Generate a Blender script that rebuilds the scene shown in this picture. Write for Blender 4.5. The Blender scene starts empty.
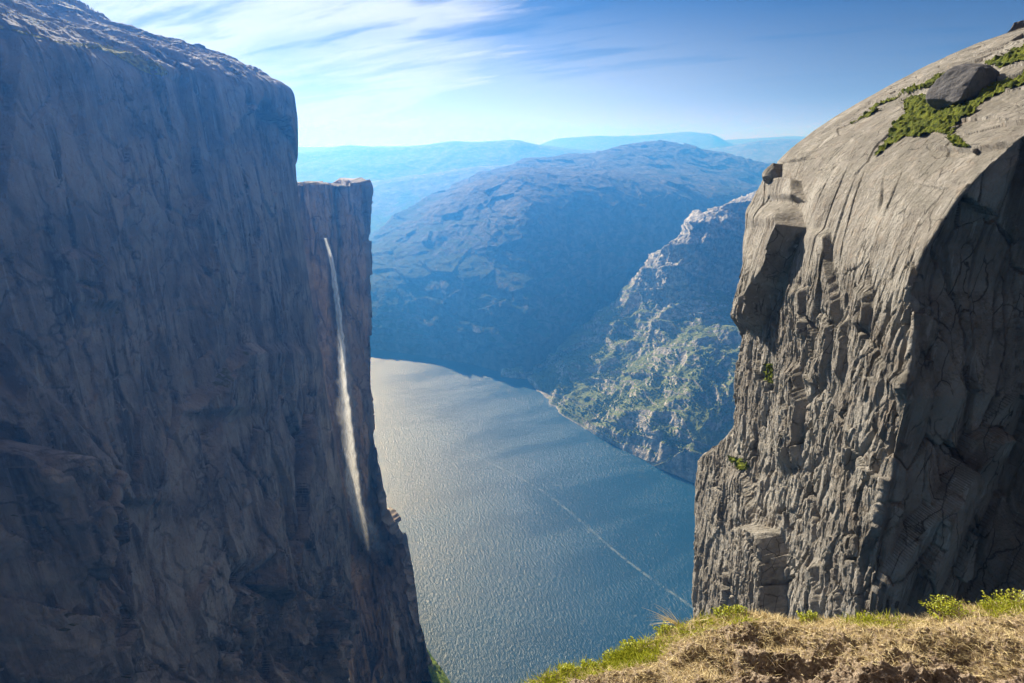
import bpy, math, random
import numpy as np
from mathutils import Vector

random.seed(7)
SC = bpy.context.scene
COL = SC.collection
# ------------------------------------------------------------------ camera
F = 569.0; CX, CY = 512.0, 341.5; PITCH = math.radians(19.5); CAMZ = 1000.0
cp, sp = math.cos(PITCH), math.sin(PITCH)
cam = bpy.data.objects.new('camera', bpy.data.cameras.new('camera')); COL.objects.link(cam)
cam.location = (0, 0, CAMZ); cam.rotation_euler = (math.pi/2 - PITCH, 0, 0)
cam.data.sensor_width = 36; cam.data.lens = F/1024*36
cam.data.clip_start = 0.1; cam.data.clip_end = 200000
SC.camera = cam
# ------------------------------------------------------------------ light
SUN_AZ, SUN_EL = math.radians(-33), math.radians(31)      # azimuth from +Y, negative = left
SUN_STR, SKY_STR, EXPO = 5.0, 0.06, 1.2
HAZE_D = 0.00025
SC.view_settings.view_transform = 'Standard'; SC.view_settings.look = 'None'
SC.view_settings.gamma = 1; SC.view_settings.exposure = EXPO; SC.view_settings.use_curve_mapping = False
sdir = Vector((math.sin(SUN_AZ)*math.cos(SUN_EL), math.cos(SUN_AZ)*math.cos(SUN_EL), math.sin(SUN_EL)))
sun = bpy.data.objects.new('sun', bpy.data.lights.new('sun', 'SUN')); COL.objects.link(sun)
sun.data.energy = SUN_STR; sun.data.angle = math.radians(0.6); sun.data.color = (1, .95, .86)
sun.rotation_euler = (-sdir).to_track_quat('-Z', 'Y').to_euler(); sun.location = (-200, 200, 1500)
SC.cycles.use_denoising = True
SC.cycles.max_bounces = 5; SC.cycles.volume_bounces = 0; SC.cycles.transparent_max_bounces = 24


class NT:
    """tiny node helper"""
    def __init__(s, tree): s.t = tree; tree.nodes.clear()
    def n(s, typ, **kw):
        nd = s.t.nodes.new(typ)
        ins = kw.pop('ins', {})
        for k, v in kw.items(): setattr(nd, k, v)
        for k, v in ins.items(): s.set(nd.inputs[k], v)
        return nd
    def set(s, sock, v):
        if isinstance(v, bpy.types.NodeSocket): s.t.links.new(v, sock)
        else:
            if sock.type == 'RGBA' and not hasattr(v, '__len__'): v = (v, v, v, 1)
            elif sock.type == 'RGBA' and len(v) == 3: v = (*v, 1)
            sock.default_value = v
    def math(s, op, a, b=0.0, c=0.0, clamp=False):
        m = s.n('ShaderNodeMath', operation=op, use_clamp=clamp)
        s.set(m.inputs[0], a); s.set(m.inputs[1], b); s.set(m.inputs[2], c); return m.outputs[0]
    def vmath(s, op, a, b=(0, 0, 0)):
        m = s.n('ShaderNodeVectorMath', operation=op); s.set(m.inputs[0], a); s.set(m.inputs[1], b)
        return m.outputs['Value'] if op in ('DOT_PRODUCT', 'LENGTH') else m.outputs[0]
    def mul(s, v, xyz): return s.vmath('MULTIPLY', v, xyz)
    def noise(s, vec, scale, detail=6, rough=.55, dist=0.0):
        return s.n('ShaderNodeTexNoise', ins={'Vector': vec, 'Scale': scale, 'Detail': detail, 'Roughness': rough, 'Distortion': dist}).outputs['Fac']
    def ramp(s, fac, a, b, x=0.0, y=1.0):
        m = s.n('ShaderNodeMapRange', interpolation_type='SMOOTHSTEP', ins={0: fac, 1: a, 2: b, 3: x, 4: y}); return m.outputs[0]
    def mix(s, fac, a, b, mode='MIX'):
        m = s.n('ShaderNodeMix', data_type='RGBA', blend_type=mode)
        s.set(m.inputs[0], fac); s.set(m.inputs[6], a); s.set(m.inputs[7], b); return m.outputs[2]


# ------------------------------------------------------------------ sky
w = bpy.data.worlds.new('World'); SC.world = w; w.use_nodes = True
T = NT(w.node_tree)
sky = T.n('ShaderNodeTexSky', sky_type='NISHITA', sun_disc=False, sun_elevation=SUN_EL, sun_rotation=SUN_AZ,
          altitude=900, air_density=1.0, dust_density=1.6, ozone_density=2.0)
d = T.n('ShaderNodeTexCoord').outputs['Generated']
sx = T.n('ShaderNodeSeparateXYZ', ins={0: d})
zc = T.math('MAXIMUM', sx.outputs[2], 0.0)
den = T.math('ADD', zc, 0.13)
pl = T.n('ShaderNodeCombineXYZ', ins={0: T.math('DIVIDE', sx.outputs[0], den), 1: T.math('DIVIDE', sx.outputs[1], den), 2: 0.0}).outputs[0]
def azel(az, el):
    a, e = math.radians(az), math.radians(el); return (math.sin(a)*math.cos(e), math.cos(a)*math.cos(e), math.sin(e))
glow = T.vmath('DOT_PRODUCT', d, azel(-25, 5))
g1 = T.ramp(glow, .80, 1.0)
# thin cloud sheet: streaked, thicker towards the sun's side
rot = T.n('ShaderNodeVectorRotate', rotation_type='Z_AXIS', ins={'Vector': pl, 'Angle': math.radians(28)}).outputs[0]
st = T.mul(rot, (.55, 1.7, 1))
c1 = T.noise(st, 0.9, 8, .62, .6)
c2 = T.noise(T.mul(rot, (.9, 3.2, 1)), 1.6, 8, .6, .9)
cov = T.math('ADD', T.math('MULTIPLY', g1, .31), T.math('ADD', T.math('MULTIPLY', c1, .7), T.math('MULTIPLY', c2, .3)))
cl = T.ramp(cov, .60, .88)
low = T.ramp(sx.outputs[2], -.02, .25, 1, 0)
hz = T.math('MULTIPLY', low, T.ramp(glow, .3, .95, .35, 1.0))
gl = T.math('MULTIPLY', T.ramp(T.vmath('DOT_PRODUCT', d, azel(-21, 4)), .90, .985), T.ramp(c1, .3, .6, .6, 1.0))
hz = T.math('MAXIMUM', hz, gl)
tot = T.math('MAXIMUM', T.math('MAXIMUM', T.math('MULTIPLY', cl, .92), T.math('MULTIPLY', hz, .95)), T.ramp(sx.outputs[2], .0, .07, .9, 0))
blue = T.mix(1.0, sky.outputs[0], (.028, .12, .27, 1), 'MULTIPLY')
ccol = T.mix(T.ramp(glow, .6, 1.0), (3.5, 3.5, 3.6, 1), (6.4, 6.3, 6.0, 1))
# grey undersides in the cloud
ccol = T.mix(T.math('MULTIPLY', T.ramp(T.noise(T.mul(rot, (.7, 2.6, 1)), 1.3, 5), .5, .66), T.math('MULTIPLY', T.ramp(sx.outputs[2], .06, .15), .9)), ccol, (2.6, 2.75, 3.0, 1))
ccol = T.mix(T.ramp(sx.outputs[2], -.02, .07, 1, 0), ccol, (9.0, 6.4, 5.0, 1))
skc = T.mix(tot, blue, ccol)
# unseen sky overhead, at right and behind: grey added as fill light
sky_fill = T.math('MAXIMUM', T.ramp(sx.outputs[2], .30, .55), T.math('MAXIMUM', T.ramp(sx.outputs[0], .68, .82), T.ramp(sx.outputs[1], .25, -.25)))
fill_col = T.mix(T.ramp(sx.outputs[1], .3, -.5), (3.7, 3.2, 3.0, 1), (1.0, .85, .75, 1))
skc = T.mix(T.math('MULTIPLY', sky_fill, .9), skc, fill_col)
bg = T.n('ShaderNodeBackground', ins={'Color': skc, 'Strength': SKY_STR})
out = T.n('ShaderNodeOutputWorld', ins={'Surface': bg.outputs[0]})

# ------------------------------------------------------------------ tagging
def tag(o, label=None, cat=None, group=None, kind=None):
    if label: o['label'] = label
    if cat: o['category'] = cat
    if group: o['group'] = group
    if kind: o['kind'] = kind
    return o

# ------------------------------------------------------------------ pixel rays
def ray(u, v):
    u = np.asarray(u, float); v = np.asarray(v, float)
    a = (u-CX)/F; b = (CY-v)/F
    return np.stack([a, cp + b*sp, -sp + b*cp], -1)
def at_Y(u, v, Y):
    r = ray(u, v); return np.array([0, 0, CAMZ]) + r*(np.asarray(Y)/r[..., 1])[..., None]
def at_Z(u, v, Z):
    r = ray(u, v); return np.array([0, 0, CAMZ]) + r*((Z-CAMZ)/r[..., 2])[..., None]
def project(P):
    x = P[..., 0]; y = P[..., 1]; z = P[..., 2]-CAMZ
    dep = y*cp - z*sp; up = y*sp + z*cp
    dep = np.where(np.abs(dep) < 1e-3, 1e-3, dep)
    return CX + F*x/dep, CY - F*up/dep

# ------------------------------------------------------------------ noise
_r = np.random.RandomState(11)
TAB = _r.uniform(-1, 1, (64, 64, 64)).astype(np.float32)
_q, _ = np.linalg.qr(np.random.RandomState(3).normal(size=(3, 3)))
ROT = _q.astype(np.float32)
def vn(P):
    i = np.floor(P); f = (P-i).astype(np.float32); i = i.astype(np.int32) & 63; j = (i+1) & 63
    f = f*f*(3-2*f); x, y, z = f[..., 0], f[..., 1], f[..., 2]
    x0, y0, z0 = i[..., 0], i[..., 1], i[..., 2]; x1, y1, z1 = j[..., 0], j[..., 1], j[..., 2]
    a = TAB[x0, y0, z0]*(1-x)+TAB[x1, y0, z0]*x; b = TAB[x0, y1, z0]*(1-x)+TAB[x1, y1, z0]*x
    c = TAB[x0, y0, z1]*(1-x)+TAB[x1, y0, z1]*x; e = TAB[x0, y1, z1]*(1-x)+TAB[x1, y1, z1]*x
    return (a*(1-y)+b*y)*(1-z)+(c*(1-y)+e*y)*z
def fbm(P, octv=5, gain=.5, ridged=False):
    P = P.astype(np.float32); s = 0; a = 1.0; t = 0
    for k in range(octv):
        v = vn(P+17.3*k)
        if ridged: v = 1-2*np.abs(v)
        s = s + a*v; t += a; a *= gain; P = (P @ ROT)*2.03
    return s/t
def sc3(P, x, y, z): return P*np.array([x, y, z], np.float32)
def sstep(x, a, b):
    t = np.clip((x-a)/(b-a), 0, 1); return t*t*(3-2*t)
def facets(s, z, cs, cz, seed=0, tilt=.5):
    """2-D cellular facets: every cell is a tilted plane of its own. returns height (~-1..1) and edge distance"""
    a = s/cs; b = z/cz
    ia = np.floor(a).astype(np.int64); ib = np.floor(b).astype(np.int64)
    R = np.random.RandomState(seed+5).uniform(0, 1, (5, 64, 64)).astype(np.float32)
    d1 = np.full(a.shape, 9., np.float32); d2 = d1.copy(); h = np.zeros(a.shape, np.float32)
    for da in (-1, 0, 1):
        for db in (-1, 0, 1):
            ga = (ia+da) & 63; gb = (ib+db) & 63
            dx = (ia+da+R[0, ga, gb]-a).astype(np.float32); dy = (ib+db+R[1, ga, gb]-b).astype(np.float32)
            dd = dx*dx+dy*dy
            hh = (R[2, ga, gb]*2-1) + tilt*2*(dx*(R[3, ga, gb]*2-1)+dy*(R[4, ga, gb]*2-1))
            m = dd < d1
            d2 = np.where(m, d1, np.minimum(d2, dd)); h = np.where(m, hh, h); d1 = np.where(m, dd, d1)
    return h, np.sqrt(d2)-np.sqrt(d1)

# ------------------------------------------------------------------ mesh building
def grid_mesh(name, P, m, mask=None, smooth=True, flip=False):
    n, k = P.shape[:2]
    idx = np.arange(n*k, dtype=np.int32).reshape(n, k)
    q = np.stack([idx[:-1, :-1], idx[1:, :-1], idx[1:, 1:], idx[:-1, 1:]], -1).reshape(-1, 4)
    if flip: q = q[:, ::-1]
    co = P.reshape(-1, 3)
    if mask is not None:
        mm = mask.reshape(-1)
        q = q[mm[q].all(1)]
        use = np.zeros(n*k, bool); use[q.reshape(-1)] = True
        new = np.cumsum(use)-1; q = new[q]; co = co[use]
    return raw_mesh(name, co, q, m, smooth)
def raw_mesh(name, co, faces, m, smooth=True, parent=None, attrs=None):
    me = bpy.data.meshes.new(name); faces = np.asarray(faces, np.int32); kk = faces.shape[1]
    me.vertices.add(len(co)); me.vertices.foreach_set('co', np.ascontiguousarray(co, np.float32).reshape(-1))
    me.loops.add(len(faces)*kk); me.loops.foreach_set('vertex_index', faces.reshape(-1))
    me.polygons.add(len(faces)); me.polygons.foreach_set('loop_start', np.arange(0, len(faces)*kk, kk, dtype=np.int32))
    me.polygons.foreach_set('loop_total', np.full(len(faces), kk, np.int32))
    me.polygons.foreach_set('use_smooth', np.full(len(faces), smooth))
    for nm, arr in (attrs or {}).items():
        at = me.attributes.new(nm, 'FLOAT', 'POINT'); at.data.foreach_set('value', np.ascontiguousarray(arr, np.float32))
    me.update(calc_edges=True); me.materials.append(m)
    o = bpy.data.objects.new(name, me); COL.objects.link(o)
    if parent: o.parent = parent
    return o
def normals(P):
    a = np.gradient(P, axis=0); b = np.gradient(P, axis=1); n = np.cross(a, b)
    return n/np.maximum(np.linalg.norm(n, axis=-1, keepdims=True), 1e-9)

def massif(prof, near_px, far_px, arc_samples, q_samples, front_x, far_x, front_slope=0., face_slope=0., face_ref=None, side=1, near_default=None, far_default=None):
    """prof: (X,z_rel) polyline from sea to inland top; outlines in pixels are traced on to the profile surface.
    returns grid of points (cols, arc): front wall (reversed) + face + far wall, and column type"""
    prof = np.array(prof, float); seg = np.hypot(*np.diff(prof, axis=0).T); arc = np.r_[0, np.cumsum(seg)]
    def hit(u, v):
        r = ray(u, v); t = np.linspace(1, 4000, 400000)
        X = r[0]*t; Z = r[2]*t
        if face_ref is not None: X = X-side*face_slope*(r[1]*t-face_ref)
        # inside when |X| beyond profile at the height Z
        Xp = np.interp(Z, prof[:, 1], prof[:, 0]); ins = (X-Xp)*side > 0
        if not ins.any(): return None
        k = np.argmax(ins); return np.interp(Z[k], prof[:, 1], arc), r[1]*t[k]
    def outline(px):
        h = [hit(u, v) for u, v in px]; h = sorted([x for x in h if x]); return np.array(h)
    hn = outline(near_px) if near_px else None; hf = outline(far_px) if far_px else None
    A = arc_samples(arc, hn, hf)
    X = np.interp(A, arc, prof[:, 0]); Z = np.interp(A, arc, prof[:, 1])
    # smooth the profile corners a little
    Yn = np.interp(A, hn[:, 0], hn[:, 1]) if hn is not None else np.full(A.shape, near_default)
    Yf = np.interp(A, hf[:, 0], hf[:, 1]) if hf is not None else np.full(A.shape, far_default)
    cols = []; typ = []
    ref = Yn if face_ref is None else face_ref
    for x in front_x[::-1]:
        cols.append(np.stack([X+side*(x+face_slope*(Yn-ref)), Yn+front_slope*x, Z+CAMZ], -1)); typ.append(0)
    for q in q_samples:
        Y = Yn*(Yf/Yn)**q if near_default is None else Yn+(Yf-Yn)*q
        cols.append(np.stack([X+side*face_slope*(Y-ref), Y, Z+CAMZ], -1)); typ.append(1)
    for x in far_x:
        cols.append(np.stack([X+side*(x+face_slope*(Yf-ref)), Yf+.05*x, Z+CAMZ], -1)); typ.append(2)
    return np.array(cols), np.array(typ), A

def smooth_poly(pts, n=5):
    p = np.array(pts, float)
    for _ in range(n):
        a = p[:-1]*.75+p[1:]*.25; b = p[:-1]*.25+p[1:]*.75
        p = np.concatenate([p[:1], np.stack([a, b], 1).reshape(-1, 2), p[-1:]])
    return p

# ------------------------------------------------------------------ materials
def material(name):
    m = bpy.data.materials.new(name); m.use_nodes = True; return m, NT(m.node_tree)
def finish(T, col, rough=.85, bump=None, spec=.3, **kw):
    b = T.n('ShaderNodeBsdfPrincipled', ins={'Base Color': col, 'Roughness': rough, 'Specular IOR Level': spec})
    for k, v in kw.items(): T.set(b.inputs[k.replace('_', ' ')], v)
    if bump is not None: T.set(b.inputs['Normal'], bump)
    T.n('ShaderNodeOutputMaterial', ins={'Surface': b.outputs[0]}); return b
def bumpn(T, h, strength, dist, prev=None):
    b = T.n('ShaderNodeBump', ins={'Height': h, 'Strength': strength, 'Distance': dist})
    if prev is not None: T.set(b.inputs['Normal'], prev)
    return b.outputs[0]

def rock_mat(name, S, c_lo, c_hi, c_warm, c_stain, moss=None, lich=0, crack_shade=0, sscale=.8, szs=.4, streak=1.0, bstr=.6, stain_amt=.6, pale=(.42, .40, .37)):
    """S = size in metres of the coarse blotches"""
    m, T = material(name)
    g = T.n('ShaderNodeNewGeometry'); p = g.outputs['Position']; nz = T.n('ShaderNodeSeparateXYZ', ins={0: g.outputs['True Normal']}).outputs[2]
    big = T.noise(p, 1/S, 6, .6, .4)
    med = T.noise(p, 6/S, 7, .65)
    fine = T.noise(p, 40/S, 6, .7)
    c = T.mix(T.ramp(big, .35, .65), c_lo, c_hi)
    c = T.mix(T.math('MULTIPLY', T.ramp(med, .5, .75), .65), c, c_warm)
    sv = T.mul(p, (1, 1, .10))
    s1 = T.noise(sv, 5/S, 6, .6); s2 = T.noise(T.mul(p, (1, 1, .05)), 14/S, 5, .6)
    steep = T.ramp(nz, .15, .5, 1, 0)
    c = T.mix(T.math('MULTIPLY', T.math('MULTIPLY', T.ramp(s1, .5, .68), steep), stain_amt), c, c_stain)
    c = T.mix(T.math('MULTIPLY', T.math('MULTIPLY', T.ramp(s2, .58, .7), steep), .45*streak), c, pale)
    c = T.mix(T.math('MULTIPLY', T.ramp(fine, .6, .8), .3), c, c_stain)
    c = T.mix(T.math('MULTIPLY', T.ramp(fine, .2, .42, 1, 0), .3), c, pale)
    c = T.mix(T.math('MULTIPLY', T.math('MULTIPLY', T.ramp(nz, .2, .55), lich), T.ramp(T.noise(p, 3/S, 6, .7, .8), .36, .56)), c, (.17, .155, .125))
    if moss:
        mk = T.math('MULTIPLY', T.ramp(nz, moss[1], moss[1]+.2), T.ramp(T.noise(p, moss[2], 6, .65), moss[3], moss[3]+.1))
        mc = T.mix(T.noise(p, 30/S, 4), tuple(x*.6 for x in moss[0]), tuple(x*1.3 for x in moss[0]))
        c = T.mix(mk, c, mc)
    wet = T.n('ShaderNodeAttribute', attribute_name='wet').outputs['Fac']
    c = T.mix(T.math('MULTIPLY', wet, T.ramp(med, .25, .6, .95, .6)), c, tuple(x*.45 for x in c_stain))
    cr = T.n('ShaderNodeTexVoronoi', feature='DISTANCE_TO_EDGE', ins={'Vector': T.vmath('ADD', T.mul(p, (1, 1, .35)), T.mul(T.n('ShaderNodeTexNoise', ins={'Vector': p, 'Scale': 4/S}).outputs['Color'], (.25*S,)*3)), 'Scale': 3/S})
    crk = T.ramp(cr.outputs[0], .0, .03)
    if crack_shade:   # crack shade painted into the colour, as dark lines along the joints
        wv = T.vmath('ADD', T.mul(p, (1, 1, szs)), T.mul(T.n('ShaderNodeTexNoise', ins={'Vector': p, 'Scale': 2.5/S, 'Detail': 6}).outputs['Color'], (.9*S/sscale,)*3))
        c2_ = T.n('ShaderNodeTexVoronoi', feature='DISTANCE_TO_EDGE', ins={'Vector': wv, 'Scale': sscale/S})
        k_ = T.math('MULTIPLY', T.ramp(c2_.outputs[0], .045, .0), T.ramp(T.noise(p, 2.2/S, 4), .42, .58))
        c = T.mix(T.math('MULTIPLY', k_, crack_shade), c, tuple(x*.35 for x in c_stain))
    h = T.math('ADD', T.math('MULTIPLY', med, .9), T.math('MULTIPLY', T.noise(T.mul(p, (1, 1, .3)), 18/S, 8, .7), .5))
    n1 = bumpn(T, h, bstr, S*.10)
    n2 = bumpn(T, crk, bstr*.35, S*.012, n1)
    n3 = bumpn(T, fine, bstr, S*.012, n2)
    finish(T, c, .88, n3, .25); return m

M_left = rock_mat('granite_shade', 60, (.20, .172, .155), (.40, .355, .32), (.36, .27, .215), (.075, .066, .06), moss=((.10, .10, .02), .62, .03, .52), crack_shade=.55, bstr=1.0, streak=1.6, stain_amt=.9, pale=(.42, .40, .39))
M_right = rock_mat('granite_sun', 7, (.22, .195, .165), (.37, .34, .295), (.31, .23, .16), (.10, .08, .06), lich=.75, crack_shade=.8, sscale=5, szs=.22, bstr=1.0, streak=1.1, stain_amt=.7, pale=(.58, .55, .50))
M_bould = rock_mat('boulder_rock', 3, (.07, .068, .07), (.14, .133, .135), (.2, .17, .14), (.08, .075, .07), bstr=.8, streak=.2)

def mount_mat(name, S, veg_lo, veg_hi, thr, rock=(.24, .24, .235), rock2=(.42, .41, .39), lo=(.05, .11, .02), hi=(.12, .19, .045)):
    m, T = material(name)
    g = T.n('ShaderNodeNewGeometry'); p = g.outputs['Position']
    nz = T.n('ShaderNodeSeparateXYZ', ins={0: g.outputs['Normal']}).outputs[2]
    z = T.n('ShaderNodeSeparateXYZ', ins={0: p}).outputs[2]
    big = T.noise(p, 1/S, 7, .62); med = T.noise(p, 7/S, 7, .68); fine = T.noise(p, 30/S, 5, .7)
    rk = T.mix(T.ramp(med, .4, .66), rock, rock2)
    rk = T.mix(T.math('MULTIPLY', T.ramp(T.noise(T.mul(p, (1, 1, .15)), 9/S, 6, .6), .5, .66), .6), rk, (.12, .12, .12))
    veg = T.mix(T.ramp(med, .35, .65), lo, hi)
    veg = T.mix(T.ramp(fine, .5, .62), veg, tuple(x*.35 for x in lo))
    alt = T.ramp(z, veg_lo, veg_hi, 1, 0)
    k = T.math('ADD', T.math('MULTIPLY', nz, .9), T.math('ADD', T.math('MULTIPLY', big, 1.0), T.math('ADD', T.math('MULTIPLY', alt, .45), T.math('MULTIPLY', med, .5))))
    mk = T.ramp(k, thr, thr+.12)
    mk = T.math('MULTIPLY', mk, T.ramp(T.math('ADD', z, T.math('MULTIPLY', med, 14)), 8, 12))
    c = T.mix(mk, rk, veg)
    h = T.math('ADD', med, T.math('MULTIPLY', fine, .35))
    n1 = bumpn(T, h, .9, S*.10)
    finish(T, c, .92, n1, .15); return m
M_spit = mount_mat('fjord_side', 120, 200, 800, 1.66, rock=(.20, .20, .20), rock2=(.58, .56, .54), lo=(.08, .115, .04), hi=(.19, .23, .09))
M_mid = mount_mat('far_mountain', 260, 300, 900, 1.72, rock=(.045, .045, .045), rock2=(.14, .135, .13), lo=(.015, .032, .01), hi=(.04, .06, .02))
M_far = mount_mat('distant_range', 600, 100, 900, 1.85, rock=(.13, .13, .13), rock2=(.26, .26, .25))

# ------------------------------------------------------------------ water
m, T = material('fjord_water')
p = T.n('ShaderNodeNewGeometry').outputs['Position']
wr = T.n('ShaderNodeVectorRotate', rotation_type='Z_AXIS', ins={'Vector': p, 'Angle': math.radians(-25)}).outputs[0]
w1 = T.noise(T.mul(wr, (1, .42, 1)), .21, 4, .6, .3)
w2 = T.noise(T.mul(wr, (1, .5, 1)), .36, 4, .65, .2)
patch = T.noise(T.mul(wr, (.5, 1.6, 1)), .004, 5, .55, 1.0)
nb = bumpn(T, w1, T.ramp(patch, .35, .65, .5, 1.0), 2.9)
nb = bumpn(T, w2, .8, 1.2, nb)
basec = T.mix(T.ramp(patch, .3, .7), (.002, .040, .095), (.004, .055, .125))
b = T.n('ShaderNodeBsdfPrincipled', ins={'Base Color': basec, 'Roughness': .33, 'IOR': 1.333, 'Specular IOR Level': .5, 'Normal': nb})
T.n('ShaderNodeOutputMaterial', ins={'Surface': b.outputs[0]}); M_water = m
L = 24000
o = raw_mesh('water', np.array([(-L, -8000, 0), (L, -8000, 0), (L, 23000, 0), (-L, 23000, 0)], float), [[0, 1, 2, 3]], M_water)
tag(o, kind='structure')

# boat wake: a thin smooth-edged band of foam on the fjord
m, T = material('wake_foam')
p = T.n('ShaderNodeNewGeometry').outputs['Position']
e = T.n('ShaderNodeAttribute', attribute_name='edge').outputs['Fac']
al = T.math('MULTIPLY', T.math('MULTIPLY', T.ramp(e, 0, 1), T.ramp(T.noise(p, .06, 5, .7), .38, .62)), .24)
b = T.n('ShaderNodeBsdfPrincipled', ins={'Base Color': (.45, .55, .6), 'Roughness': .5, 'Alpha': al})
T.n('ShaderNodeOutputMaterial', ins={'Surface': b.outputs[0]}); M_foam = m
def ribbon_on_water(name, px, wid, zz=.06, n=240):
    c = smooth_poly(px, 4); t = np.linspace(0, 1, len(c)); s = np.linspace(0, 1, n)
    P = at_Z(np.interp(s, t, c[:, 0]), np.interp(s, t, c[:, 1]), zz)
    tan = np.gradient(P, axis=0)[:, :2]; tan /= np.linalg.norm(tan, axis=1)[:, None]; nn = np.stack([-tan[:, 1], tan[:, 0], 0*tan[:, 0]], 1)
    G = np.stack([P-nn*wid, P-nn*wid*.4, P+nn*wid*.4, P+nn*wid], 1)
    e = np.tile([0, 1, 1, 0], n).astype(float)
    q = grid_mesh(name, G, M_foam)
    at = q.data.attributes.new('edge', 'FLOAT', 'POINT'); at.data.foreach_set('value', e.astype(np.float32)); return q
tag(ribbon_on_water('boat_wake', [(395, 425), (440, 440), (490, 462), (540, 488), (580, 520), (620, 556), (660, 585), (700, 612)], 5), kind='stuff')

# ------------------------------------------------------------------ mountains built from control curves
def curve_mountain(name, curves, rows, ncol, mat, amp, S, shore_amp=.15, mask_rows=None, ridg=.6, steps=0., seed=0., u_rng=None, ends=.0, terr=0.):
    us = np.linspace(u_rng[0], u_rng[1], ncol)
    C = []
    for c in curves:
        c = sorted(c); cu = np.array([x[0] for x in c], float); cv = np.array([x[1] for x in c], float)
        v = np.interp(us, cu, cv)
        if len(c[0]) == 2: P = at_Z(us, v, -4.0)
        else: P = at_Y(us, v, np.interp(us, cu, np.array([x[2] for x in c], float)))
        k = 9; pad = np.pad(P, ((k, k), (0, 0)), 'edge'); ker = np.hanning(2*k+3)[1:-1]; ker /= ker.sum()
        if len(c[0]) > 2: P = np.stack([np.convolve(pad[:, a], ker, 'valid') for a in range(3)], 1)
        C.append(P)
    # back slope
    sk = C[-1]
    for f, dz in ((1.10, .82), (1.30, .45), (1.5, .0)):
        b = sk.copy(); b[:, :2] *= f; b[:, 2] = b[:, 2]*dz-4; C.append(b)
    rows = list(rows)+[24, 18, 12]
    out = []; W = []
    for i in range(len(C)-1):
        for r in range(rows[i]):
            t = r/rows[i]; a = C[i]; b = C[i+1]
            if 0 < i < len(C)-2:      # catmull-rom through the curves
                p0, p3 = C[i-1], C[i+2]
                P = .5*((2*a)+(b-p0)*t+(2*p0-5*a+4*b-p3)*t*t+(3*a-p0-3*b+p3)*t**3)
            else: P = a*(1-t)+b*t
            out.append(P); W.append(min(1, shore_amp+(i+t)/1.4))
    out.append(C[-1]); W.append(0)
    P = np.array(out); W = np.array(W)[:, None]
    N = normals(P)
    if N[..., 2].mean() < 0: N = -N
    Q = sc3(P+seed, 1/S, 1/S, .7/S)
    warp = np.stack([fbm(Q+3, 3), fbm(Q+9, 3), fbm(Q+15, 3)], -1)*.5
    h = fbm(Q+warp, 8, .52)*(1-ridg)+(fbm(Q*1.3+warp, 8, .5, True)-.3)*ridg
    st = N[..., 2]
    gul = fbm(sc3(P+seed, 4/S, 4/S, .5/S), 5, .55, True)*sstep(st, .85, .4)
    Ds = (h+.35*gul)*amp*W
    P2 = P+N*Ds[..., None]*np.array([.7, .7, 1])
    if terr:
        f, e = facets(P2[..., 0]+P2[..., 1]*.35+30*warp[..., 0]*amp/30, P2[..., 2]+.35*P2[..., 1], terr, terr*.8, seed=int(seed)+3, tilt=.9)
        P2 += N*(f*terr*.16*W*(.3+.7*sstep(st, .9, .5)))[..., None]
        f, e = facets(P2[..., 0]+P2[..., 1]*.5, P2[..., 2]+.25*P2[..., 1], terr*.3, terr*.25, seed=int(seed)+8, tilt=.9)
        P2 += N*(f*terr*.05*W*(.3+.7*sstep(st, .9, .5)))[..., None]
    return grid_mesh(name, P2, mat, flip=False), P2, N

Zc = lambda c: [(u, v, float(at_Z(u, v, float(z))[1])) for u, v, z in c]
# mid mountain across the fjord
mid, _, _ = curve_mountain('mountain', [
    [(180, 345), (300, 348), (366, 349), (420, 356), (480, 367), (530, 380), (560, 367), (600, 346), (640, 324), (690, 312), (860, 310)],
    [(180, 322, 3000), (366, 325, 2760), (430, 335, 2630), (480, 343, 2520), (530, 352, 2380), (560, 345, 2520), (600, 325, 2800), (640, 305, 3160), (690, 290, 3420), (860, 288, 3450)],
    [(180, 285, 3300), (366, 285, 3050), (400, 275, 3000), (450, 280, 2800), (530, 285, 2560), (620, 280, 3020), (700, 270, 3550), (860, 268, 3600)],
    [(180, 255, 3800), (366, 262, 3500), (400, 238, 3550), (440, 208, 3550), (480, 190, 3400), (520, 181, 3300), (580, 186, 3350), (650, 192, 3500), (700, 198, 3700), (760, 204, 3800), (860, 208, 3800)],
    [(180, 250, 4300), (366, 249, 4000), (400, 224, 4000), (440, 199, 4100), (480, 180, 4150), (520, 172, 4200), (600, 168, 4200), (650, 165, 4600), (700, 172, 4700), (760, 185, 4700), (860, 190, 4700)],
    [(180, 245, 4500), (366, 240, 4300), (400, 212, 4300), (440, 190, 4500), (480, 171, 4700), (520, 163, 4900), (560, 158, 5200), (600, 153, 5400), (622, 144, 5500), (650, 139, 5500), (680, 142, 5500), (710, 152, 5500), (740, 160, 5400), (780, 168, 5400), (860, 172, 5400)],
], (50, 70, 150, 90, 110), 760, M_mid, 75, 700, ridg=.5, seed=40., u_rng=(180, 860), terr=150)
tag(mid, kind='structure')

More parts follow.
